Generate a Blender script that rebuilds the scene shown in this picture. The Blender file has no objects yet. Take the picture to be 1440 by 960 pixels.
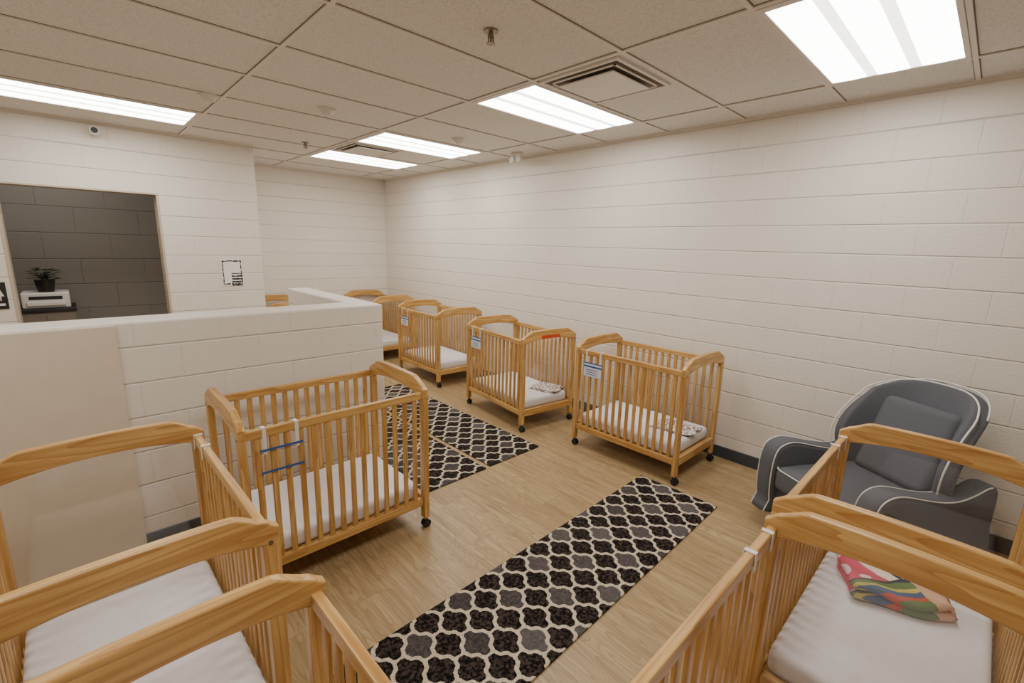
import bpy, bmesh, math, random
from mathutils import Vector, Matrix
random.seed(4)
D=bpy.data; S=bpy.context.scene; COL=S.collection

# ------------------------------------------------------------ node helpers
def newmat(name):
    m=D.materials.new(name); m.use_nodes=True
    nt=m.node_tree; b=nt.nodes['Principled BSDF']
    return m,nt,b
def N(nt,t,**k):
    n=nt.nodes.new(t)
    for a,v in k.items(): setattr(n,a,v)
    return n
def L(nt,a,b): nt.links.new(a,b)
def M(nt,op,a,b=None,c=None):
    n=nt.nodes.new('ShaderNodeMath'); n.operation=op
    for i,v in enumerate((a,b,c)):
        if v is None: continue
        if isinstance(v,(int,float)): n.inputs[i].default_value=v
        else: nt.links.new(v,n.inputs[i])
    return n.outputs[0]
def mixc(nt,f,a,b):
    n=nt.nodes.new('ShaderNodeMix'); n.data_type='RGBA'
    for s,v in ((0,f),(6,a),(7,b)):
        if isinstance(v,(int,float)): n.inputs[s].default_value=v
        elif isinstance(v,tuple): n.inputs[s].default_value=v
        else: nt.links.new(v,n.inputs[s])
    return n.outputs[2]
def rgb(r,g,b):
    f=lambda c:((c/255+.055)/1.055)**2.4 if c/255>.04045 else c/255/12.92
    return (f(r),f(g),f(b),1)
def simple(name,col,rough=.5,metal=0,bump=0,bscale=200,spec=None):
    m,nt,b=newmat(name)
    tc=N(nt,'ShaderNodeTexCoord'); nz=N(nt,'ShaderNodeTexNoise'); nz.inputs['Scale'].default_value=bscale; nz.inputs['Detail'].default_value=1
    L(nt,tc.outputs['Object'],nz.inputs['Vector'])
    d=tuple(c*.9 for c in col[:3])+(1,)
    L(nt,mixc(nt,nz.outputs[0],d,col),b.inputs['Base Color'])
    b.inputs['Roughness'].default_value=rough; b.inputs['Metallic'].default_value=metal
    if bump:
        bp=N(nt,'ShaderNodeBump'); bp.inputs['Strength'].default_value=bump; bp.inputs['Distance'].default_value=.003
        L(nt,nz.outputs[0],bp.inputs['Height']); L(nt,bp.outputs[0],b.inputs['Normal'])
    return m

def block_mat(name,axis,col,bw=.406,rh=.2032,rough=.42,vj=.30,dark=.74,jm=.8):
    m,nt,b=newmat(name)
    tc=N(nt,'ShaderNodeTexCoord'); sp=N(nt,'ShaderNodeSeparateXYZ'); cb=N(nt,'ShaderNodeCombineXYZ')
    L(nt,tc.outputs['Object'],sp.inputs[0])
    L(nt,sp.outputs[axis],cb.inputs[0]); L(nt,sp.outputs['Z'],cb.inputs[1])
    br=N(nt,'ShaderNodeTexBrick'); br.offset=.5
    for k,v in {'Scale':1,'Mortar Size':.005,'Mortar Smooth':.6,'Brick Width':bw,'Row Height':rh,'Bias':0}.items(): br.inputs[k].default_value=v
    br.inputs['Color1'].default_value=(0,0,0,1); br.inputs['Color2'].default_value=(1,1,1,1)
    L(nt,cb.outputs[0],br.inputs['Vector'])
    rowf=M(nt,'FRACT',M(nt,'DIVIDE',sp.outputs['Z'],rh))
    rowd=M(nt,'MULTIPLY',M(nt,'MINIMUM',rowf,M(nt,'SUBTRACT',1.0,rowf)),rh)
    hj=M(nt,'SUBTRACT',1.0,M(nt,'MINIMUM',M(nt,'DIVIDE',rowd,.008),1.0))
    nz=N(nt,'ShaderNodeTexNoise'); nz.inputs['Scale'].default_value=60; nz.inputs['Detail'].default_value=3
    L(nt,tc.outputs['Object'],nz.inputs['Vector'])
    nz2=N(nt,'ShaderNodeTexNoise'); nz2.inputs['Scale'].default_value=2.2; nz2.inputs['Detail'].default_value=2
    L(nt,tc.outputs['Object'],nz2.inputs['Vector'])
    amt=M(nt,'ADD',.3,M(nt,'MULTIPLY',nz2.outputs[0],1.1))
    groove=M(nt,'MULTIPLY',amt,M(nt,'ADD',M(nt,'MULTIPLY',br.outputs['Fac'],vj),M(nt,'MULTIPLY',hj,.65)))
    groove=M(nt,'MINIMUM',groove,1.0)
    height=M(nt,'ADD',M(nt,'SUBTRACT',1.0,groove),M(nt,'MULTIPLY',nz.outputs[0],.35))
    bp=N(nt,'ShaderNodeBump'); bp.inputs['Strength'].default_value=.95; bp.inputs['Distance'].default_value=.005
    L(nt,height,bp.inputs['Height']); L(nt,bp.outputs[0],b.inputs['Normal'])
    dk=tuple(c*.93 for c in col[:3])+(1,); md=tuple(c*dark for c in col[:3])+(1,)
    c1=mixc(nt,nz2.outputs[0],dk,col)
    c1=mixc(nt,M(nt,'MULTIPLY',M(nt,'SUBTRACT',1.0,nz.outputs[0]),.12),c1,md)
    L(nt,mixc(nt,M(nt,'MULTIPLY',groove,jm),c1,md),b.inputs['Base Color'])
    b.inputs['Roughness'].default_value=rough
    return m

def wood_mat(name,scale):
    m,nt,b=newmat(name)
    tc=N(nt,'ShaderNodeTexCoord'); mp=N(nt,'ShaderNodeMapping'); mp.inputs['Scale'].default_value=scale
    oi=N(nt,'ShaderNodeObjectInfo')
    va=N(nt,'ShaderNodeVectorMath'); va.operation='ADD'
    L(nt,tc.outputs['Object'],va.inputs[0]); L(nt,oi.outputs['Random'],va.inputs[1]); L(nt,va.outputs[0],mp.inputs['Vector'])
    nz=N(nt,'ShaderNodeTexNoise'); nz.inputs['Scale'].default_value=1; nz.inputs['Detail'].default_value=3; nz.inputs['Distortion'].default_value=.5
    L(nt,mp.outputs[0],nz.inputs['Vector'])
    wv=N(nt,'ShaderNodeTexNoise'); wv.inputs['Scale'].default_value=.3; wv.inputs['Detail'].default_value=1
    L(nt,mp.outputs[0],wv.inputs['Vector'])
    cr=N(nt,'ShaderNodeValToRGB'); e=cr.color_ramp.elements
    e[0].position=.3; e[0].color=rgb(180,133,70); e[1].position=.7; e[1].color=rgb(220,179,112)
    L(nt,nz.outputs[0],cr.inputs[0])
    s=M(nt,'FRACT',M(nt,'MULTIPLY',wv.outputs[0],11.0))
    s=M(nt,'MULTIPLY',M(nt,'POWER',s,3.0),.65)
    L(nt,mixc(nt,s,cr.outputs[0],rgb(156,105,48)),b.inputs['Base Color'])
    b.inputs['Roughness'].default_value=.33
    return m

def floor_mat():
    m,nt,b=newmat('vinyl_plank_floor')
    tc=N(nt,'ShaderNodeTexCoord'); sp=N(nt,'ShaderNodeSeparateXYZ'); cb=N(nt,'ShaderNodeCombineXYZ')
    L(nt,tc.outputs['Object'],sp.inputs[0]); L(nt,sp.outputs['Y'],cb.inputs[0]); L(nt,sp.outputs['X'],cb.inputs[1])
    br=N(nt,'ShaderNodeTexBrick'); br.offset=.37
    for k,v in {'Scale':1,'Mortar Size':.0013,'Mortar Smooth':.3,'Brick Width':1.22,'Row Height':.18,'Bias':0}.items(): br.inputs[k].default_value=v
    br.inputs['Color1'].default_value=(0,0,0,1); br.inputs['Color2'].default_value=(1,1,1,1)
    L(nt,cb.outputs[0],br.inputs['Vector'])
    pl=N(nt,'ShaderNodeSeparateColor'); L(nt,br.outputs['Color'],pl.inputs[0])
    cb2=N(nt,'ShaderNodeCombineXYZ')
    L(nt,M(nt,'MULTIPLY',sp.outputs['Y'],1.8),cb2.inputs[0]); L(nt,M(nt,'MULTIPLY',sp.outputs['X'],30.0),cb2.inputs[1]); L(nt,M(nt,'MULTIPLY',pl.outputs[0],30.0),cb2.inputs[2])
    n1=N(nt,'ShaderNodeTexNoise'); n1.inputs['Scale'].default_value=1; n1.inputs['Detail'].default_value=5; n1.inputs['Distortion'].default_value=1.2
    L(nt,cb2.outputs[0],n1.inputs['Vector'])
    cb3=N(nt,'ShaderNodeCombineXYZ')
    L(nt,M(nt,'MULTIPLY',sp.outputs['Y'],1.3),cb3.inputs[0]); L(nt,M(nt,'MULTIPLY',sp.outputs['X'],8.0),cb3.inputs[1]); L(nt,M(nt,'MULTIPLY',pl.outputs[0],17.0),cb3.inputs[2])
    n2=N(nt,'ShaderNodeTexNoise'); n2.inputs['Scale'].default_value=1; n2.inputs['Detail'].default_value=1
    L(nt,cb3.outputs[0],n2.inputs['Vector'])
    ring=M(nt,'FRACT',M(nt,'MULTIPLY',n2.outputs[0],18.0))
    cr=N(nt,'ShaderNodeValToRGB'); e=cr.color_ramp.elements
    e[0].position=.28; e[0].color=rgb(146,120,84); e[1].position=.72; e[1].color=rgb(190,166,124)
    L(nt,n1.outputs[0],cr.inputs[0])
    c=mixc(nt,M(nt,'MULTIPLY',M(nt,'POWER',ring,3.0),.6),cr.outputs[0],rgb(130,102,66))
    c=mixc(nt,M(nt,'MULTIPLY',pl.outputs[0],.28),c,rgb(140,114,76))
    c=mixc(nt,M(nt,'MULTIPLY',br.outputs['Fac'],.7),c,rgb(105,80,52))
    L(nt,c,b.inputs['Base Color']); b.inputs['Roughness'].default_value=.4
    return m

def rug_mat():
    m,nt,b=newmat('trellis_rug_pile')
    tc=N(nt,'ShaderNodeTexCoord'); sp=N(nt,'ShaderNodeSeparateXYZ')
    nzw=N(nt,'ShaderNodeTexNoise'); nzw.inputs['Scale'].default_value=95; L(nt,tc.outputs['Object'],nzw.inputs['Vector'])
    va=N(nt,'ShaderNodeVectorMath'); va.operation='MULTIPLY_ADD'
    L(nt,nzw.outputs['Color'],va.inputs[0]); va.inputs[1].default_value=(.011,.011,0); L(nt,tc.outputs['Object'],va.inputs[2])
    L(nt,va.outputs[0],sp.inputs[0])
    u=M(nt,'DIVIDE',sp.outputs['X'],.205); v=M(nt,'DIVIDE',sp.outputs['Y'],.170)
    p=M(nt,'ADD',u,v); q=M(nt,'SUBTRACT',u,v)
    tp=2*math.pi
    def wob(t):
        return M(nt,'ADD',M(nt,'MULTIPLY',M(nt,'SINE',M(nt,'MULTIPLY',t,tp)),.060),M(nt,'MULTIPLY',M(nt,'SINE',M(nt,'MULTIPLY',t,tp*2)),.052))
    p2=M(nt,'SUBTRACT',p,wob(q)); q2=M(nt,'SUBTRACT',q,wob(p))
    def dist(t):
        f=M(nt,'FRACT',M(nt,'ADD',t,100.0)); return M(nt,'MINIMUM',f,M(nt,'SUBTRACT',1.0,f))
    d=M(nt,'MINIMUM',dist(p2),dist(q2))
    line=M(nt,'LESS_THAN',d,.074)
    idp=M(nt,'FLOOR',M(nt,'ADD',p2,100.0)); idq=M(nt,'FLOOR',M(nt,'ADD',q2,100.0))
    cb=N(nt,'ShaderNodeCombineXYZ'); L(nt,idp,cb.inputs[0]); L(nt,idq,cb.inputs[1])
    wn=N(nt,'ShaderNodeTexWhiteNoise'); wn.noise_dimensions='2D'; L(nt,cb.outputs[0],wn.inputs['Vector'])
    g=M(nt,'LESS_THAN',M(nt,'MODULO',M(nt,'ADD',idp,M(nt,'MULTIPLY',idq,2.0)),4.0),.5)
    g=M(nt,'MULTIPLY',g,M(nt,'ADD',.3,M(nt,'MULTIPLY',wn.outputs['Value'],.5)))
    nz=N(nt,'ShaderNodeTexNoise'); nz.inputs['Scale'].default_value=65; nz.inputs['Detail'].default_value=2
    L(nt,tc.outputs['Object'],nz.inputs['Vector'])
    cr=N(nt,'ShaderNodeValToRGB'); e=cr.color_ramp.elements
    e[0].position=.42; e[0].color=rgb(16,14,14); e[1].position=.66; e[1].color=rgb(70,60,54)
    L(nt,nz.outputs[0],cr.inputs[0])
    cg=mixc(nt,nz.outputs[0],rgb(70,67,67),rgb(118,112,109))
    cell=mixc(nt,g,cr.outputs[0],cg)
    cream=mixc(nt,nz.outputs[0],rgb(158,144,124),rgb(222,208,184))
    L(nt,mixc(nt,line,cell,cream),b.inputs['Base Color']); b.inputs['Roughness'].default_value=.95
    b.inputs['Specular IOR Level'].default_value=.1
    bp=N(nt,'ShaderNodeBump'); bp.inputs['Strength'].default_value=.5; bp.inputs['Distance'].default_value=.006
    L(nt,nz.outputs[0],bp.inputs['Height']); L(nt,bp.outputs[0],b.inputs['Normal'])
    return m

def tile_mat():
    m,nt,b=newmat('ceiling_tile')
    tc=N(nt,'ShaderNodeTexCoord')
    nz=N(nt,'ShaderNodeTexNoise'); nz.inputs['Scale'].default_value=150; nz.inputs['Detail'].default_value=3
    L(nt,tc.outputs['Object'],nz.inputs['Vector'])
    cr=N(nt,'ShaderNodeValToRGB'); e=cr.color_ramp.elements
    e[0].position=.3; e[0].color=rgb(206,201,194); e[1].position=.52; e[1].color=rgb(238,235,230)
    L(nt,nz.outputs[0],cr.inputs[0])
    L(nt,cr.outputs[0],b.inputs['Base Color']); b.inputs['Roughness'].default_value=.9
    return m

def emit(name,strength,col=(1,.965,.915,1)):
    m,nt,b=newmat(name)
    b.inputs['Base Color'].default_value=(.9,.88,.85,1)
    b.inputs['Emission Color'].default_value=col
    b.inputs['Emission Strength'].default_value=strength
    return m

def acrylic_mat():
    m,nt,b=newmat('clear_acrylic')
    out=[n for n in nt.nodes if n.type=='OUTPUT_MATERIAL'][0]
    tr=N(nt,'ShaderNodeBsdfTransparent'); tr.inputs[0].default_value=(.95,.95,.94,1)
    gl=N(nt,'ShaderNodeBsdfGlossy'); gl.inputs['Roughness'].default_value=.05
    mx=N(nt,'ShaderNodeMixShader'); mx.inputs[0].default_value=.07
    L(nt,tr.outputs[0],mx.inputs[1]); L(nt,gl.outputs[0],mx.inputs[2])
    L(nt,mx.outputs[0],out.inputs['Surface'])
    return m

WALLC=rgb(236,228,216)
MX=block_mat('painted_block_x','X',WALLC); MY=block_mat('painted_block_y','Y',WALLC)
MG=block_mat('grey_block','X',rgb(150,144,136),.61,.305,.5,.6,.6,.8)
MPANEL=simple('smooth_painted_panel',rgb(222,208,188),.45,bump=.03,bscale=10)
MFLOOR=floor_mat(); MTILE=tile_mat(); MRUG=rug_mat()
MBAR=simple('grid_bar_white',rgb(240,234,226),.5); MWHITE=simple('white_plastic',rgb(232,228,220),.4)
MFRAME=simple('troffer_frame',rgb(236,231,224),.4)
MSHADOW=simple('grid_painted_shadow',rgb(130,120,108),.8)  # shadow line along the ceiling bars, painted as a darker colour
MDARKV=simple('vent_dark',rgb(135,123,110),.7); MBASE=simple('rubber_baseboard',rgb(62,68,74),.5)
WX=wood_mat('pine_x',(2.5,38,38)); WY=wood_mat('pine_y',(38,2.5,38)); WZ=wood_mat('pine_z',(38,38,2.5))
MAC=acrylic_mat(); MBLACK=simple('black_rubber',rgb(28,28,30),.5); MMETAL=simple('brushed_metal',rgb(150,148,145),.3,1)
MSHEET=simple('white_sheet',rgb(242,238,240),.85,bump=.3,bscale=22); MBLUE=simple('blue_tape',rgb(50,90,160),.5)
MPAPER=simple('paper_card',rgb(225,228,235),.6); MRED=simple('red_label',rgb(205,70,35),.5)
MGREY=simple('grey_upholstery',rgb(92,94,100),.92,bump=.5,bscale=300); MPIPE=simple('white_piping',rgb(225,222,216),.7)
MLEAF=simple('leaf_green',rgb(42,62,30),.5); MPOT=simple('pot_black',rgb(30,28,28),.4)
MLENS=emit('troffer_lens_bright',7.0); MLENS2=emit('troffer_lens_soft',2.0); MLFILL=emit('side_room_fill_lens',2.0)

# ------------------------------------------------------------ mesh helpers
def bm_box(bm,x0,x1,y0,y1,z0,z1,bev=0,seg=1,mi=0):
    r=bmesh.ops.create_cube(bm,size=1)
    vs=r['verts']
    for v in vs:
        v.co=Vector(((x0+x1)/2+v.co.x*(x1-x0),(y0+y1)/2+v.co.y*(y1-y0),(z0+z1)/2+v.co.z*(z1-z0)))
    fs=set(f for v in vs for f in v.link_faces)
    for f in fs: f.material_index=mi
    if bev:
        es=list(set(e for v in vs for e in v.link_edges))
        bmesh.ops.bevel(bm,geom=es,offset=bev,segments=seg,profile=.5,affect='EDGES',material=-1)
def bm_cyl(bm,c,r,h,axis='z',seg=20,r2=None,mi=0):
    mat=Matrix.Translation(c)
    if axis=='x': mat=mat@Matrix.Rotation(math.pi/2,4,'Y')
    if axis=='y': mat=mat@Matrix.Rotation(math.pi/2,4,'X')
    res=bmesh.ops.create_cone(bm,cap_ends=True,segments=seg,radius1=r,radius2=r if r2 is None else r2,depth=h,matrix=mat)
    for f in set(f for v in res['verts'] for f in v.link_faces): f.material_index=mi
def to_mesh(bm,name,mats,smooth=False):
    me=D.meshes.new(name); bm.normal_update(); bm.to_mesh(me); bm.free()
    for m in (mats if isinstance(mats,(list,tuple)) else [mats]): me.materials.append(m)
    if smooth:
        for p in me.polygons: p.use_smooth=True
    return me
def obj(name,me,parent=None,loc=(0,0,0),rot=0):
    o=D.objects.new(name,me); COL.objects.link(o); o.location=loc
    if rot: o.rotation_euler=(0,0,rot)
    if parent: o.parent=parent
    return o
def empty(name,loc,rot=0):
    e=D.objects.new(name,None); e.empty_display_size=.1; COL.objects.link(e); e.location=loc; e.rotation_euler=(0,0,rot); return e
def box(name,x0,x1,y0,y1,z0,z1,mat,bev=0,parent=None,seg=1):
    bm=bmesh.new(); bm_box(bm,x0,x1,y0,y1,z0,z1,bev,seg); return obj(name,to_mesh(bm,name,mat),parent)
def profile_ext(bm,pts,axis,a0,a1,bev=0,seg=2,mi=0):
    def P(p,a): return (a,p[0],p[1]) if axis=='x' else (p[0],a,p[1])
    v0=[bm.verts.new(P(p,a0)) for p in pts]; v1=[bm.verts.new(P(p,a1)) for p in pts]
    n=len(pts); fs=[bm.faces.new(v0),bm.faces.new(v1[::-1])]
    for i in range(n): fs.append(bm.faces.new((v0[i],v1[i],v1[(i+1)%n],v0[(i+1)%n])))
    bmesh.ops.recalc_face_normals(bm,faces=fs)
    for f in fs: f.material_index=mi
    if bev:
        es=set()
        for f in fs[:2]: es|=set(f.edges)
        bmesh.ops.bevel(bm,geom=list(es),offset=bev,segments=seg,profile=.5,affect='EDGES',material=-1)
def tube(name,pts,r,mat,parent=None,cyclic=False):
    cu=D.curves.new(name,'CURVE'); cu.dimensions='3D'; cu.bevel_depth=r; cu.bevel_resolution=2
    s=cu.splines.new('POLY'); s.points.add(len(pts)-1)
    for i,p in enumerate(pts): s.points[i].co=(*p,1)
    s.use_cyclic_u=cyclic; cu.materials.append(mat)
    o=D.objects.new(name,cu); COL.objects.link(o)
    if parent: o.parent=parent
    return o

# ------------------------------------------------------------ room shell
H=2.87; XL=-6.4; YB=-1.7; YF=7.49; YW=6.14; YR=8.0
box('floor',XL-.2,.2,YB-.2,YR+.2,-.1,0,MFLOOR)
box('wall_right',0,.2,YB,YF+.2,0,H,MY)
box('wall_far',-2.38,0,YF,YF+.2,0,H,MX)
box('wall_back',XL,0,YB-.2,YB,0,H,MX)
box('wall_left',XL-.2,XL,YB,YR,0,H,MY)
bm=bmesh.new()
bm_box(bm,XL,-4.47,YW,YW+.2,0,H); bm_box(bm,-3.32,-2.38,YW,YW+.2,0,H); bm_box(bm,-4.47,-3.32,YW,YW+.2,2.25,H)
obj('wall_opening',to_mesh(bm,'wall_opening',MX))
box('wall_return',-2.58,-2.38,YW+.2,YF+.2,0,H,MY)
box('wall_side_room',XL,-2.58,YR-.2,YR,0,H,MG)
bm=bmesh.new()
bm_box(bm,-4.475,-4.455,YW-.004,YW+.204,0,2.255); bm_box(bm,-3.335,-3.315,YW-.004,YW+.204,0,2.255); bm_box(bm,-4.455,-3.335,YW-.004,YW+.204,2.24,2.255)
obj('trim_1',to_mesh(bm,'trim_1',simple('frame_paint',rgb(200,184,162),.4)))
bm=bmesh.new(); bm_box(bm,XL,-2.37,3.2,3.46,0,1.36,.012,3); obj('wall_half',to_mesh(bm,'wall_half',MX))
box('wall_half_wing',-2.56,-2.37,3.44,4.74,0,1.36,MY,.012,None,3)
box('wall_half_panel',XL,-3.93,3.19,3.2005,0,1.346,MPANEL,.002)
box('baseboard_right',-.012,0,YB,YF,0,.105,MBASE,.003)
box('baseboard_far',-2.38,-.012,YF-.012,YF,0,.105,MBASE,.003)
box('baseboard_half',-3.93,-2.38,3.186,3.2,0,.105,MBASE,.003)
box('ceiling',XL-.2,.2,YB-.2,YR+.2,H,H+.1,MTILE)
PX,PY=1.31,.665; gx0,gy0=-.45,.27
xs=[gx0+PX*k for k in range(-5,1)]; ys=[gy0+PY*k for k in range(-3,12)]
bm=bmesh.new()
for w,z0,mi in ((.016,.002,1),(.011,.009,0)):  # wider flat strip is painted shadow, narrower one is the bar
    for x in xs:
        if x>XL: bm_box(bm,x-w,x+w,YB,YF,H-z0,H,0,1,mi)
    for y in ys:
        if YB<y<YF: bm_box(bm,XL,0,y-w,y+w,H-z0-.0003,H,0,1,mi)
bm_box(bm,-.022,0,YB,YF,H-.006,H); bm_box(bm,-2.38,0,YF-.022,YF,H-.006,H); bm_box(bm,XL,-2.38,YW-.022,YW,H-.0062,H)
obj('trim_3',to_mesh(bm,'ceiling_grid',[MBAR,MSHADOW]))

# troffers
bm=bmesh.new()
a,b_=PX/2-.013,PY/2-.013; li,lj=.60,.295
bm_box(bm,-a,a,-b_,-lj,-.012,0,.002); bm_box(bm,-a,a,lj,b_,-.012,0,.002); bm_box(bm,-a,-li,-lj,lj,-.012,0,.002); bm_box(bm,li,a,-lj,lj,-.012,0,.002)
me_fr=to_mesh(bm,'frame',MFRAME)
def lens_mesh(m1,m2):
    bm=bmesh.new(); nn=24; prev=None
    for i in range(nn+1):
        y=-lj+2*lj*i/nn; z=-.005-.006*abs(math.sin(3*math.pi*(y+lj)/(2*lj)))
        cur=(bm.verts.new((-li,y,z)),bm.verts.new((li,y,z)))
        if prev:
            f=bm.faces.new((prev[0],cur[0],cur[1],prev[1]))
            f.material_index=1 if (i-1)%8 in (0,7) and 0<i-1<23 else 0
        prev=cur
    return to_mesh(bm,'lens',[m1,m2])
me_ln=lens_mesh(MLENS,MLENS2); me_fill=lens_mesh(MLFILL,MLFILL)
def troffer(ix,iy,lens=me_ln,cx=None,cy=None):
    if cx is None: cx=gx0-PX*ix-PX/2; cy=gy0+PY*iy+PY/2
    e=empty('ceiling_light_troffer',(cx,cy,H-.001))
    obj('frame',me_fr,e); obj('lens',lens,e)
for t in [(0,0),(0,3),(0,6),(0,8),(2,7),(2,0),(3,3)]: troffer(*t)  # last two are unseen, added out of frame as fill light
troffer(0,0,me_fill,-4.2,7.0)  # added fill light, out of view, to lift the dark side room

def diffuser(cx,cy,s=.30):
    e=empty('ceiling_air_vent',(cx,cy,H))
    bm=bmesh.new()
    w=.022
    bm_box(bm,-s,s,-s,-s+w,-.014,0,.002);bm_box(bm,-s,s,s-w,s,-.014,0,.002);bm_box(bm,-s,-s+w,-s+w,s-w,-.014,0,.002);bm_box(bm,s-w,s,-s+w,s-w,-.014,0,.002)
    obj('frame',to_mesh(bm,'frame',MFRAME),e)
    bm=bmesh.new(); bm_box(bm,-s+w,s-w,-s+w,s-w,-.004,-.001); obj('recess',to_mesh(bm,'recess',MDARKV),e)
    bm=bmesh.new(); k=.245; z0=-.012
    bm_box(bm,-k,k,-k,-k+.012,z0-.006,z0);bm_box(bm,-k,k,k-.012,k,z0-.006,z0);bm_box(bm,-k,-k+.012,-k,k,z0-.006,z0);bm_box(bm,k-.012,k,-k,k,z0-.006,z0)
    obj('louvres',to_mesh(bm,'louvres',MBAR),e)
    bm=bmesh.new(); bm_box(bm,-.205,.205,-.205,.205,-.034,-.024,.004,2); bm_cyl(bm,(0,0,-.012),.02,.024)
    obj('plaque',to_mesh(bm,'plaque',MFRAME),e)
diffuser(-1.42,1.95); diffuser(-1.42,5.26)

def smoke(x,y,r=.07):
    e=empty('smoke_detector',(x,y,H))
    bm=bmesh.new(); bm_cyl(bm,(0,0,-.008),r,.016,seg=32); bm_cyl(bm,(0,0,-.03),r*.6,.028,r2=r*.86,seg=32); bm_cyl(bm,(0,0,-.048),r*.3,.008,r2=r*.4,seg=24)
    obj('housing',to_mesh(bm,'housing',MWHITE),e)
smoke(-3.16,4.30); smoke(-2.40,3.97); smoke(-1.06,3.99)
def sprinkler(x,y):
    e=empty('fire_sprinkler',(x,y,H))
    bm=bmesh.new(); bm_cyl(bm,(0,0,-.004),.036,.008,seg=28); bm_cyl(bm,(0,0,-.02),.011,.028); 
    bm_box(bm,-.018,-.013,-.003,.003,-.058,-.02); bm_box(bm,.013,.018,-.003,.003,-.058,-.02); bm_box(bm,-.018,.018,-.004,.004,-.036,-.03)
    bm_cyl(bm,(0,0,-.046),.005,.024); bm_cyl(bm,(0,0,-.06),.022,.003,seg=24)
    obj('head',to_mesh(bm,'head',simple('brass_dark',rgb(150,135,115),.35,.6)),e)
sprinkler(-2.40,1.94); sprinkler(-2.04,5.45)
e=empty('emergency_light',(-.2,4.02,H))
bm=bmesh.new(); bm_box(bm,-.03,.03,-.07,.07,-.03,0,.006,2)
for s in(-1,1):
    bm_cyl(bm,(0,s*.05,-.045),.008,.04); bm_cyl(bm,(-.01,s*.055,-.075),.034,.05,axis='x',r2=.024,seg=24)
obj('housing',to_mesh(bm,'housing',MWHITE),e)
e=empty('security_camera',(-3.75,YW,2.80))
bm=bmesh.new(); bm_cyl(bm,(0,-.008,0),.035,.016,axis='y',seg=24); bm_cyl(bm,(0,-.04,-.01),.01,.06,axis='y')
bm_cyl(bm,(.0,-.09,-.03),.035,.10,axis='y',seg=24); bm_cyl(bm,(0,-.143,-.03),.026,.006,axis='y',seg=24,mi=1)
obj('housing',to_mesh(bm,'housing',[MWHITE,MBLACK]),e)

# ------------------------------------------------------------ wall items
def poster_mat():
    m,nt,b=newmat('poster_print')
    tc=N(nt,'ShaderNodeTexCoord'); sp=N(nt,'ShaderNodeSeparateXYZ'); L(nt,tc.outputs['Generated'],sp.inputs[0])
    x,z=sp.outputs['X'],sp.outputs['Z']
    ex=M(nt,'MINIMUM',x,M(nt,'SUBTRACT',1.0,x)); ez=M(nt,'MINIMUM',z,M(nt,'SUBTRACT',1.0,z))
    d=M(nt,'MINIMUM',ex,ez)
    ring=M(nt,'MULTIPLY',M(nt,'GREATER_THAN',d,.04),M(nt,'LESS_THAN',d,.10))
    nz=N(nt,'ShaderNodeTexNoise'); nz.inputs['Scale'].default_value=14; L(nt,tc.outputs['Generated'],nz.inputs['Vector'])
    ring=M(nt,'MULTIPLY',ring,M(nt,'GREATER_THAN',nz.outputs[0],.44))
    ln=M(nt,'MULTIPLY',M(nt,'LESS_THAN',M(nt,'FRACT',M(nt,'MULTIPLY',z,9.0)),.6),M(nt,'MULTIPLY',M(nt,'LESS_THAN',z,.48),M(nt,'MULTIPLY',M(nt,'GREATER_THAN',x,.45),M(nt,'LESS_THAN',x,.97))))
    ln=M(nt,'MULTIPLY',ln,M(nt,'LESS_THAN',nz.outputs[0],.62))
    L(nt,mixc(nt,M(nt,'MAXIMUM',ring,ln),rgb(240,238,234),rgb(30,30,32)),b.inputs['Base Color'])
    return m
box('wall_poster',-2.815,-2.60,YW-.006,YW,1.28,1.585,poster_mat(),.001)
e=empty('restroom_sign',(-4.60,YW-.005,1.26))
bm=bmesh.new(); bm_box(bm,-.09,.09,-.004,.004,-.12,.12,.002,2); obj('plate',to_mesh(bm,'plate',MBLACK),e)
bm=bmesh.new(); bm_cyl(bm,(.04,-.005,.075),.014,.003,axis='y')
profile_ext(bm,[(.04-.012,.055),(.04+.012,.055),(.04+.032,-.005),(.04-.032,-.005)],'y',-.0065,-.004)
bm_box(bm,.028,.036,-.0065,-.004,-.045,-.005); bm_box(bm,.044,.052,-.0065,-.004,-.045,-.005); bm_box(bm,-.07,.07,-.0065,-.004,-.09,-.07)
obj('pictogram',to_mesh(bm,'pictogram',MWHITE),e)

e=empty('potted_plant',(-4.29,7.2,1.19))
bm=bmesh.new(); bm_cyl(bm,(0,0,.065),.065,.13,r2=.085,seg=24); obj('pot',to_mesh(bm,'pot',MPOT),e)
bm=bmesh.new()
for i in range(110):
    a=random.random()*6.28; r=.03+random.random()*.11; z=.14+random.random()*.12
    c=Vector((math.cos(a)*r*.9,math.sin(a)*r*.9,z)); d=Vector((math.cos(a),math.sin(a),.3)).normalized(); s=Vector((-math.sin(a),math.cos(a),0))*.02
    vs=[bm.verts.new(v) for v in (c-d*.035,c+s,c+d*.04+Vector((0,0,-.01)),c-s)]; bm.faces.new(vs)
for i in range(10):
    a=i*.63; bm_cyl(bm,(math.cos(a)*.02,math.sin(a)*.02,.16),.003,.08,seg=6)
obj('leaves',to_mesh(bm,'leaves',MLEAF),e)
e=empty('white_printer',(-4.30,7.25,0))
bm=bmesh.new(); bm_box(bm,-.19,.19,-.16,.16,1.02,1.19,.015,2); bm_box(bm,-.15,.15,-.19,-.16,1.05,1.09,.004)
obj('body',to_mesh(bm,'body',MWHITE),e)
bm=bmesh.new(); bm_box(bm,-.13,.13,-.165,-.158,1.115,1.15); obj('slot',to_mesh(bm,'slot',MBLACK),e)
e=empty('storage_cabinet',(-4.32,7.3,0))
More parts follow.
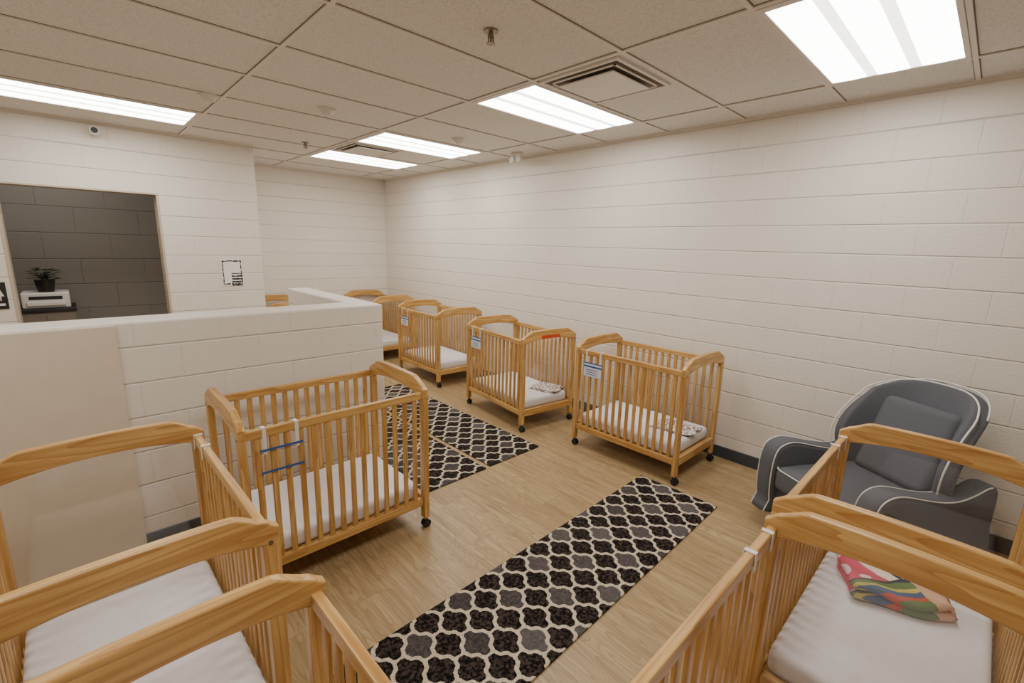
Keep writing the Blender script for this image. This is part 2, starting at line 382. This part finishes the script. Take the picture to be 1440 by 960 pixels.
bm=bmesh.new(); bm_box(bm,-.24,.24,-.25,.25,.0,.98,.004); bm_box(bm,-.25,.25,-.27,.27,.98,1.018,.004,mi=1); bm_box(bm,-.22,-.005,-.262,-.25,.05,.95,.003); bm_box(bm,.005,.22,-.262,-.25,.05,.95,.003)
bm_box(bm,-.03,-.02,-.28,-.262,.6,.75,.003,mi=1); bm_box(bm,.02,.03,-.28,-.262,.6,.75,.003,mi=1)
obj('body',to_mesh(bm,'body',[MDARKV,MBLACK]),e)

# ------------------------------------------------------------ rugs
def rug(cx,cy,lx,ly,rot):
    bm=bmesh.new(); bm_box(bm,-lx/2,lx/2,-ly/2,ly/2,0.001,.011,.004,2)
    return obj('runner_rug',to_mesh(bm,'runner_rug',MRUG),None,(cx,cy,0),rot)
rug(-2.18,1.405,2.62,.62,.022)
rug(-1.41,3.92,2.5,.60,math.pi/2)
rug(-2.06,3.89,2.46,.60,math.pi/2)

# ------------------------------------------------------------ cribs
CL,CW=1.04,.71
hx,hy=CL/2,CW/2
T=.036
def arch_pts():
    pts=[];n=40
    def st(t): t=max(0,min(1,t)); return t*t*(3-2*t)
    for i in range(n+1):
        s=-1+2*i/n; a=abs(s)
        z=.945+.022*st((1-a)/.10)+.040*st((.93-a)/.30)+.012*(1-a*a)
        pts.append((s*hy,z))
    for i in range(n+1):
        s=1-2*i/n; a=abs(s)
        z=.88+.05*(1-a**2.2)
        pts.append((s*hy,z))
    return pts
def crib_meshes():
    d={}
    bm=bmesh.new()
    for sx in(-1,1):
        x0,x1=sorted((sx*hx,sx*(hx-T)))
        profile_ext(bm,arch_pts(),'x',x0,x1,.007,3)
        bm_box(bm,x0,x1,-hy+.05,hy-.05,.16,.225,.004,2)
    d['end_rails']=to_mesh(bm,'end_rails',WY)
    bm=bmesh.new()
    for sx in(-1,1):
        x0,x1=sorted((sx*hx,sx*(hx-T)))
        for sy in(-1,1):
            y0,y1=sorted((sy*hy,sy*(hy-.05)))
            bm_box(bm,x0,x1,y0,y1,.075,.895,.005,2)
    n=14
    for sy in(-1,1):
        for i in range(n):
            x=-hx+T+(CL-2*T)*(i+.75)/(n+.5)
            bm_box(bm,x-.014,x+.014,sy*(hy-.028)-.008,sy*(hy-.028)+.008,.2,.90,.003,1)
    d['posts_and_slats']=to_mesh(bm,'posts_and_slats',WZ)
    bm=bmesh.new()
    for sy in(-1,1):
        yc=sy*(hy-.028)
        bm_box(bm,-hx+T-.002,hx-T+.002,yc-.014,yc+.014,.885,.93,.005,2)
        bm_box(bm,-hx+T-.002,hx-T+.002,yc-.014,yc+.014,.165,.215,.005,2)
    bm_box(bm,-hx+T,hx-T,-hy+.045,hy-.045,.195,.207)
    d['side_rails']=to_mesh(bm,'side_rails',WX)
    bm=bmesh.new()
    for sx in(-1,1):
        xc=sx*(hx-T/2)
        bm.faces.new([bm.verts.new(v) for v in ((xc,-hy+.045,.22),(xc,hy-.045,.22),(xc,hy-.045,.90),(xc,-hy+.045,.90))])
    d['clear_end_panels']=to_mesh(bm,'clear_end_panels',MAC)
    bm=bmesh.new()
    for sx in(-1,1):
        for sy in(-1,1):
            cx,cy=sx*(hx-T/2),sy*(hy-.03)
            bm_cyl(bm,(cx+.008,cy-.013,.027),.027,.013,axis='y',seg=20); bm_cyl(bm,(cx+.008,cy+.013,.027),.027,.013,axis='y',seg=20)
            bm_box(bm,cx-.016,cx+.02,cy-.006,cy+.006,.026,.064,.004,2); bm_cyl(bm,(cx,cy,.066),.008,.03,mi=1)
    d['casters']=to_mesh(bm,'casters',[MBLACK,MMETAL])
    bm=bmesh.new()
    for sx in(-1,1):
        for sy in(-1,1):
            for z in(.19,.90): bm_cyl(bm,(sx*(hx+.001),sy*(hy-.028),z),.007,.004,axis='x',seg=14)
    d['bolts']=to_mesh(bm,'bolts',MMETAL)
    bm=bmesh.new(); bm_box(bm,-hx+T+.012,hx-T-.012,-hy+.05,hy-.05,.207,.315,.032,4)
    d['mattress']=to_mesh(bm,'mattress',MSHEET,True)
    return d
CM=crib_meshes()
def tag_mesh(card):
    bm=bmesh.new(); y=-(hy-.028)
    for x in(-.075,.075):
        bm_box(bm,x-.009,x+.009,y-.018,y-.0155,.80,.934,0,1,0); bm_box(bm,x-.009,x+.009,y-.018,y+.018,.9305,.9335,0,1,0); bm_box(bm,x-.009,x+.009,y+.0155,y+.018,.87,.934,0,1,0)
    bm_box(bm,-.10,.10,y-.0205,y-.0185,.815,.826,0,1,1)
    if card:
        bm_box(bm,-.095,.095,y-.0225,y-.0205,.70,.815,0,1,2); bm_box(bm,-.095,.095,y-.0235,y-.0225,.785,.80,0,1,1)
        for k in range(3): bm_box(bm,-.07,.05,y-.0232,y-.0225,.718+k*.02,.724+k*.02,0,1,1)
    else:
        bm_box(bm,-.10,.10,y-.0205,y-.0185,.70,.711,0,1,1)
        bm.faces.new([bm.verts.new(v) for v in ((-.1,y-.0195,.711),(.1,y-.0195,.711),(.1,y-.0195,.815),(-.1,y-.0195,.815))]).material_index=3
    return to_mesh(bm,'tag',[MWHITE,MBLUE,MPAPER,MAC])
TAGC=tag_mesh(True); TAGE=tag_mesh(False)
def crib(cx,cy,rot,tag='card',tx=-.3):
    e=empty('baby_crib',(cx,cy,0),math.radians(rot))
    for k,me in CM.items(): obj(k,me,e)
    if tag: obj('name_tag',TAGC if tag=='card' else TAGE,e,(tx,0,0))
    return e
A=crib(-3.08,2.645,0,'empty',-.33)
R1=crib(-.475,2.0,-90,'card',-.33)
R2=crib(-.60,3.49,-97,'card',-.33)
R3=crib(-.44,5.25,-92,'card',-.33)
R4=crib(-.47,6.93,-90,'card',-.33)
F1=crib(-1.98,6.86,90,None)
Bc=crib(-4.05,1.93,91,'empty',.40)
Cc=crib(-4.02,.59,91,None)
Dc=crib(-1.80,.07,180,'empty',-.36)
Ec=crib(-2.95,.05,180,'empty',-.36)
def label(parent,x0,x1,y0,y1,z0,z1): 
    bm=bmesh.new(); bm_box(bm,x0,x1,y0,y1,z0,z1); obj('warning_label',to_mesh(bm,'warning_label',[MRED]),parent)
label(R2,hx,hx+.0015,-.12,.12,.93,.965)
label(F1,-hx-.0015,-hx,-.12,.12,.93,.965)
label(A,-hx-.0015,-hx,-.355,-.31,.34,.5)

# ------------------------------------------------------------ blankets
def blanket(parent,wx,wy,z,lx,ly,rot,mat,layers=4,th=.018):
    e=empty('folded_blanket',(wx,wy,z),rot)
    for k in range(layers):
        bm=bmesh.new()
        ox,oy=random.uniform(-.01,.01),random.uniform(-.01,.01); sx=lx*random.uniform(.93,1.0); sy=ly*random.uniform(.93,1.0)
        nx,ny=22,18; grid=[[None]*(ny+1) for _ in range(nx+1)]
        for side in (1,0):
            for i in range(nx+1):
                for j in range(ny+1):
                    u=-1+2*i/nx; v=-1+2*j/ny
                    edge=max(0,1-max(abs(u)**6,abs(v)**6))
                    w=.3*th*math.sin(u*4+k)*math.cos(v*3.3-k*.7)
                    zz=k*th+th*.5+w+(1 if side else -1)*th*.6*math.sqrt(edge)
                    if k==0 and not side: zz=max(zz,.001)
                    rc=1-.06*(u*u*v*v)
                    grid[i][j]=bm.verts.new((ox+u*sx/2*rc+.010*math.sin(v*4+k*.5),oy+v*sy/2*rc+.010*math.sin(u*5+k*.8),zz))
            for i in range(nx):
                for j in range(ny):
                    q=(grid[i][j],grid[i+1][j],grid[i+1][j+1],grid[i][j+1]); bm.faces.new(q if side else q[::-1])
        bmesh.ops.remove_doubles(bm,verts=bm.verts,dist=.0008)
        obj('fold_%d'%(k+1),to_mesh(bm,'fold',mat,True),e)
    bpy.context.view_layer.update()
    mw=e.matrix_world.copy(); e.parent=parent; e.matrix_parent_inverse=parent.matrix_world.inverted(); e.matrix_world=mw
    return e
def bl_color():
    m,nt,b=newmat('colourful_fleece')
    tc=N(nt,'ShaderNodeTexCoord'); sp=N(nt,'ShaderNodeSeparateXYZ')
    nz=N(nt,'ShaderNodeTexNoise'); nz.inputs['Scale'].default_value=6; L(nt,tc.outputs['Object'],nz.inputs['Vector'])
    va=N(nt,'ShaderNodeVectorMath'); va.operation='MULTIPLY_ADD'; L(nt,nz.outputs['Color'],va.inputs[0]); va.inputs[1].default_value=(.10,.10,0); L(nt,tc.outputs['Object'],va.inputs[2])
    L(nt,va.outputs[0],sp.inputs[0])
    t=M(nt,'ADD',M(nt,'MULTIPLY',sp.outputs['X'],-.9),M(nt,'MULTIPLY',sp.outputs['Y'],1.7)); t=M(nt,'ADD',t,.53)
    cr=N(nt,'ShaderNodeValToRGB'); cr.color_ramp.interpolation='CONSTANT'; e=cr.color_ramp.elements
    e[0].position=0; e[0].color=rgb(206,84,106); e[1].position=.42; e[1].color=rgb(235,215,200)
    for p,c in((.54,rgb(38,36,38)),(.575,rgb(235,215,200)),(.62,rgb(214,172,140)),(.74,rgb(60,50,48)),(.765,rgb(214,172,140)),(.92,rgb(190,80,84))):
        x=e.new(p); x.color=c
    L(nt,t,cr.inputs[0])
    t2=M(nt,'ADD',M(nt,'MULTIPLY',sp.outputs['X'],1.6),M(nt,'MULTIPLY',sp.outputs['Y'],.5)); t2=M(nt,'ADD',t2,.17)
    cr2=N(nt,'ShaderNodeValToRGB'); cr2.color_ramp.interpolation='CONSTANT'; e=cr2.color_ramp.elements
    e[0].position=.36; e[0].color=rgb(50,54,60); e[1].position=.38; e[1].color=rgb(98,124,72)
    for p,c in((.42,rgb(206,192,96)),(.44,rgb(74,98,136)),(.48,rgb(200,84,60)),(.51,rgb(98,124,72))):
        x=e.new(p); x.color=c
    L(nt,t2,cr2.inputs[0])
    vo=N(nt,'ShaderNodeTexVoronoi'); vo.inputs['Scale'].default_value=13; L(nt,tc.outputs['Object'],vo.inputs['Vector'])
    dots=M(nt,'MULTIPLY',M(nt,'LESS_THAN',vo.outputs['Distance'],.42),M(nt,'LESS_THAN',t,.42))
    c=mixc(nt,dots,cr.outputs[0],rgb(240,214,210))
    c=mixc(nt,M(nt,'MULTIPLY',M(nt,'GREATER_THAN',t2,.36),M(nt,'LESS_THAN',t,.62)),c,cr2.outputs[0])
    L(nt,c,b.inputs['Base Color']); b.inputs['Roughness'].default_value=.95
    return m
def bl_pattern():
    m,nt,b=newmat('printed_muslin')
    tc=N(nt,'ShaderNodeTexCoord')
    vo=N(nt,'ShaderNodeTexVoronoi'); vo.feature='DISTANCE_TO_EDGE'; vo.inputs['Scale'].default_value=24; L(nt,tc.outputs['Object'],vo.inputs['Vector'])
    nz=N(nt,'ShaderNodeTexNoise'); nz.inputs['Scale'].default_value=9; L(nt,tc.outputs['Object'],nz.inputs['Vector'])
    l=M(nt,'MULTIPLY',M(nt,'LESS_THAN',vo.outputs['Distance'],.10),M(nt,'GREATER_THAN',nz.outputs[0],.40))
    L(nt,mixc(nt,l,rgb(232,222,216),rgb(130,110,108)),b.inputs['Base Color']); b.inputs['Roughness'].default_value=.95
    return m
BP=bl_pattern()
blanket(Dc,-1.51,.10,.314,.33,.40,math.radians(205),bl_color(),2,.042)
blanket(R1,-.42,1.70,.314,.28,.36,.1,BP,2,.010)
blanket(R2,-.45,3.18,.314,.30,.34,.3,BP,2,.010)

# ------------------------------------------------------------ armchair (glider)
def armchair(cx,cy,rot):
    e=empty('upholstered_armchair',(cx,cy,0),rot)
    bm=bmesh.new(); bm_box(bm,-.30,.30,-.40,.36,.07,.30,.03,3); obj('base',to_mesh(bm,'base',MGREY,True),e)
    bm=bmesh.new(); bm_cyl(bm,(0,0,.012),.27,.022,seg=40); bm_cyl(bm,(0,0,.045),.06,.06,seg=20); obj('swivel_base',to_mesh(bm,'swivel_base',MBLACK),e)
    bm=bmesh.new(); bm_box(bm,-.285,.285,-.45,.28,.29,.46,.05,5); obj('seat_cushion',to_mesh(bm,'seat_cushion',MGREY,True),e)
    pts=[]
    r=.06
    for (qx,qy,a0) in ((.225,-.39,-90),(.225,.18,0),(-.225,.18,90),(-.225,-.39,180)):
        for k in range(6):
            a=math.radians(a0+90*k/5); pts.append((qx+r*math.cos(a),qy+r*math.sin(a),.445))
    tube('seat_piping',pts,.004,MPIPE,e,True)
    prof=[(-.42,.10),(-.455,.20),(-.47,.32),(-.47,.44),(-.46,.52),(-.43,.58),(-.36,.61),(-.27,.605),(-.14,.575),(0,.55),(.12,.545),(.23,.57),(.31,.60),(.37,.59),(.39,.52),(.39,.36),(.37,.10)]
    def smooth(pp,n=4):
        out=[];m=len(pp)
        for i in range(m):
            p0,p1,p2,p3=[Vector(pp[(i+j)%m]) for j in(-1,0,1,2)]
            for k in range(n):
                t=k/n; out.append(tuple(.5*((2*p1)+(p2-p0)*t+(2*p0-5*p1+4*p2-p3)*t*t+(3*p1-p0-3*p2+p3)*t**3)))
        return out
    sp_=smooth(prof,3)
    for s in(-1,1):
        bm=bmesh.new(); x0,x1=sorted((s*.275,s*.405))
        profile_ext(bm,sp_,'x',x0,x1,.035,5)
        obj('arm_%s'%('left' if s<0 else 'right'),to_mesh(bm,'arm',MGREY,True),e)
        ctr=Vector((0,.35))
        for xx in (s*.396,s*.284):
            pl=[]
            for p in sp_:
                if p[1]>.12 and p[0]<.34:
                    v=Vector(p)-ctr; v=v*(1-.010/max(v.length,.01)); pl.append((xx,ctr.x+v.x,ctr.y+v.y))
            tube('arm_piping',pl,.004,MPIPE,e)
    def backpt(u,h):
        w=.30+.045*math.sin(h*math.pi*.9)
        wing=abs(u)**2.6
        x=u*w*(1-.04*wing)
        y=.25+.22*h-.25*wing*(.35+.85*math.sin(min(1,h*1.02)*math.pi*.82))
        z=.36+.695*h-.05*abs(u)**4*h-.045*wing*h
        return Vector((x,y,z))
    bm=bmesh.new(); nu,nh=24,14
    G=[[bm.verts.new(backpt(-1+2*i/nu,j/nh)) for j in range(nh+1)] for i in range(nu+1)]
    for i in range(nu):
        for j in range(nh): bm.faces.new((G[i][j],G[i+1][j],G[i+1][j+1],G[i][j+1]))
    bmesh.ops.recalc_face_normals(bm,faces=bm.faces)
    o=obj('back_shell',to_mesh(bm,'back_shell',MGREY,True),e)
    m=o.modifiers.new('so','SOLIDIFY'); m.thickness=.085; m.offset=0
    m=o.modifiers.new('b','BEVEL'); m.width=.02; m.segments=3; m.limit_method='ANGLE'; m.angle_limit=math.radians(50)
    edge=[backpt(-1,j/20) for j in range(6,20)]+[backpt(-1+2*i/40,1) for i in range(41)]+[backpt(1,1-j/20) for j in range(1,15)]
    for dy in(-.040,.040):
        pl=[]
        for p in edge:
            q=p.copy(); 
            q.x+=(.010 if p.x>0 else -.010)*min(1,abs(p.x)/.25); q.y+=dy; q.z+=.002
            pl.append(tuple(q))
        tube('back_piping',pl,.005,MPIPE,e)
    bm=bmesh.new(); bm_box(bm,-.225,.225,-.06,.06,-.26,.26,.05,5)
    o=obj('back_cushion',to_mesh(bm,'back_cushion',MGREY,True),e,(0,.235,.685)); o.rotation_euler=(math.radians(-20),0,0)
    return e
armchair(-.625,.33,math.radians(-121))

# ------------------------------------------------------------ camera
f,yaw,pit,rol,cx,cz=643.6864,.7654,.2052,.0276,-4.0599,1.8203
f0=Vector((math.sin(yaw),math.cos(yaw),0)); r=Vector((math.cos(yaw),-math.sin(yaw),0)); z=Vector((0,0,1))
fw=f0*math.cos(pit)-z*math.sin(pit); up=z*math.cos(pit)+f0*math.sin(pit)
r2=r*math.cos(rol)+up*math.sin(rol); u2=-r*math.sin(rol)+up*math.cos(rol)
cam=D.cameras.new('camera'); cam.sensor_width=36; cam.lens=f/1440*36; cam.clip_start=.02
co=D.objects.new('camera',cam); COL.objects.link(co)
mt=Matrix((r2,u2,-fw)).transposed().to_4x4(); mt.translation=Vector((cx,0,cz)); co.matrix_world=mt
S.camera=co
w=D.worlds.new('world'); S.world=w; w.use_nodes=True
w.node_tree.nodes['Background'].inputs[0].default_value=(1,.93,.85,1); w.node_tree.nodes['Background'].inputs[1].default_value=.15
S.view_settings.view_transform='AgX'; S.view_settings.look='AgX - Base Contrast'
S.view_settings.exposure=1.03
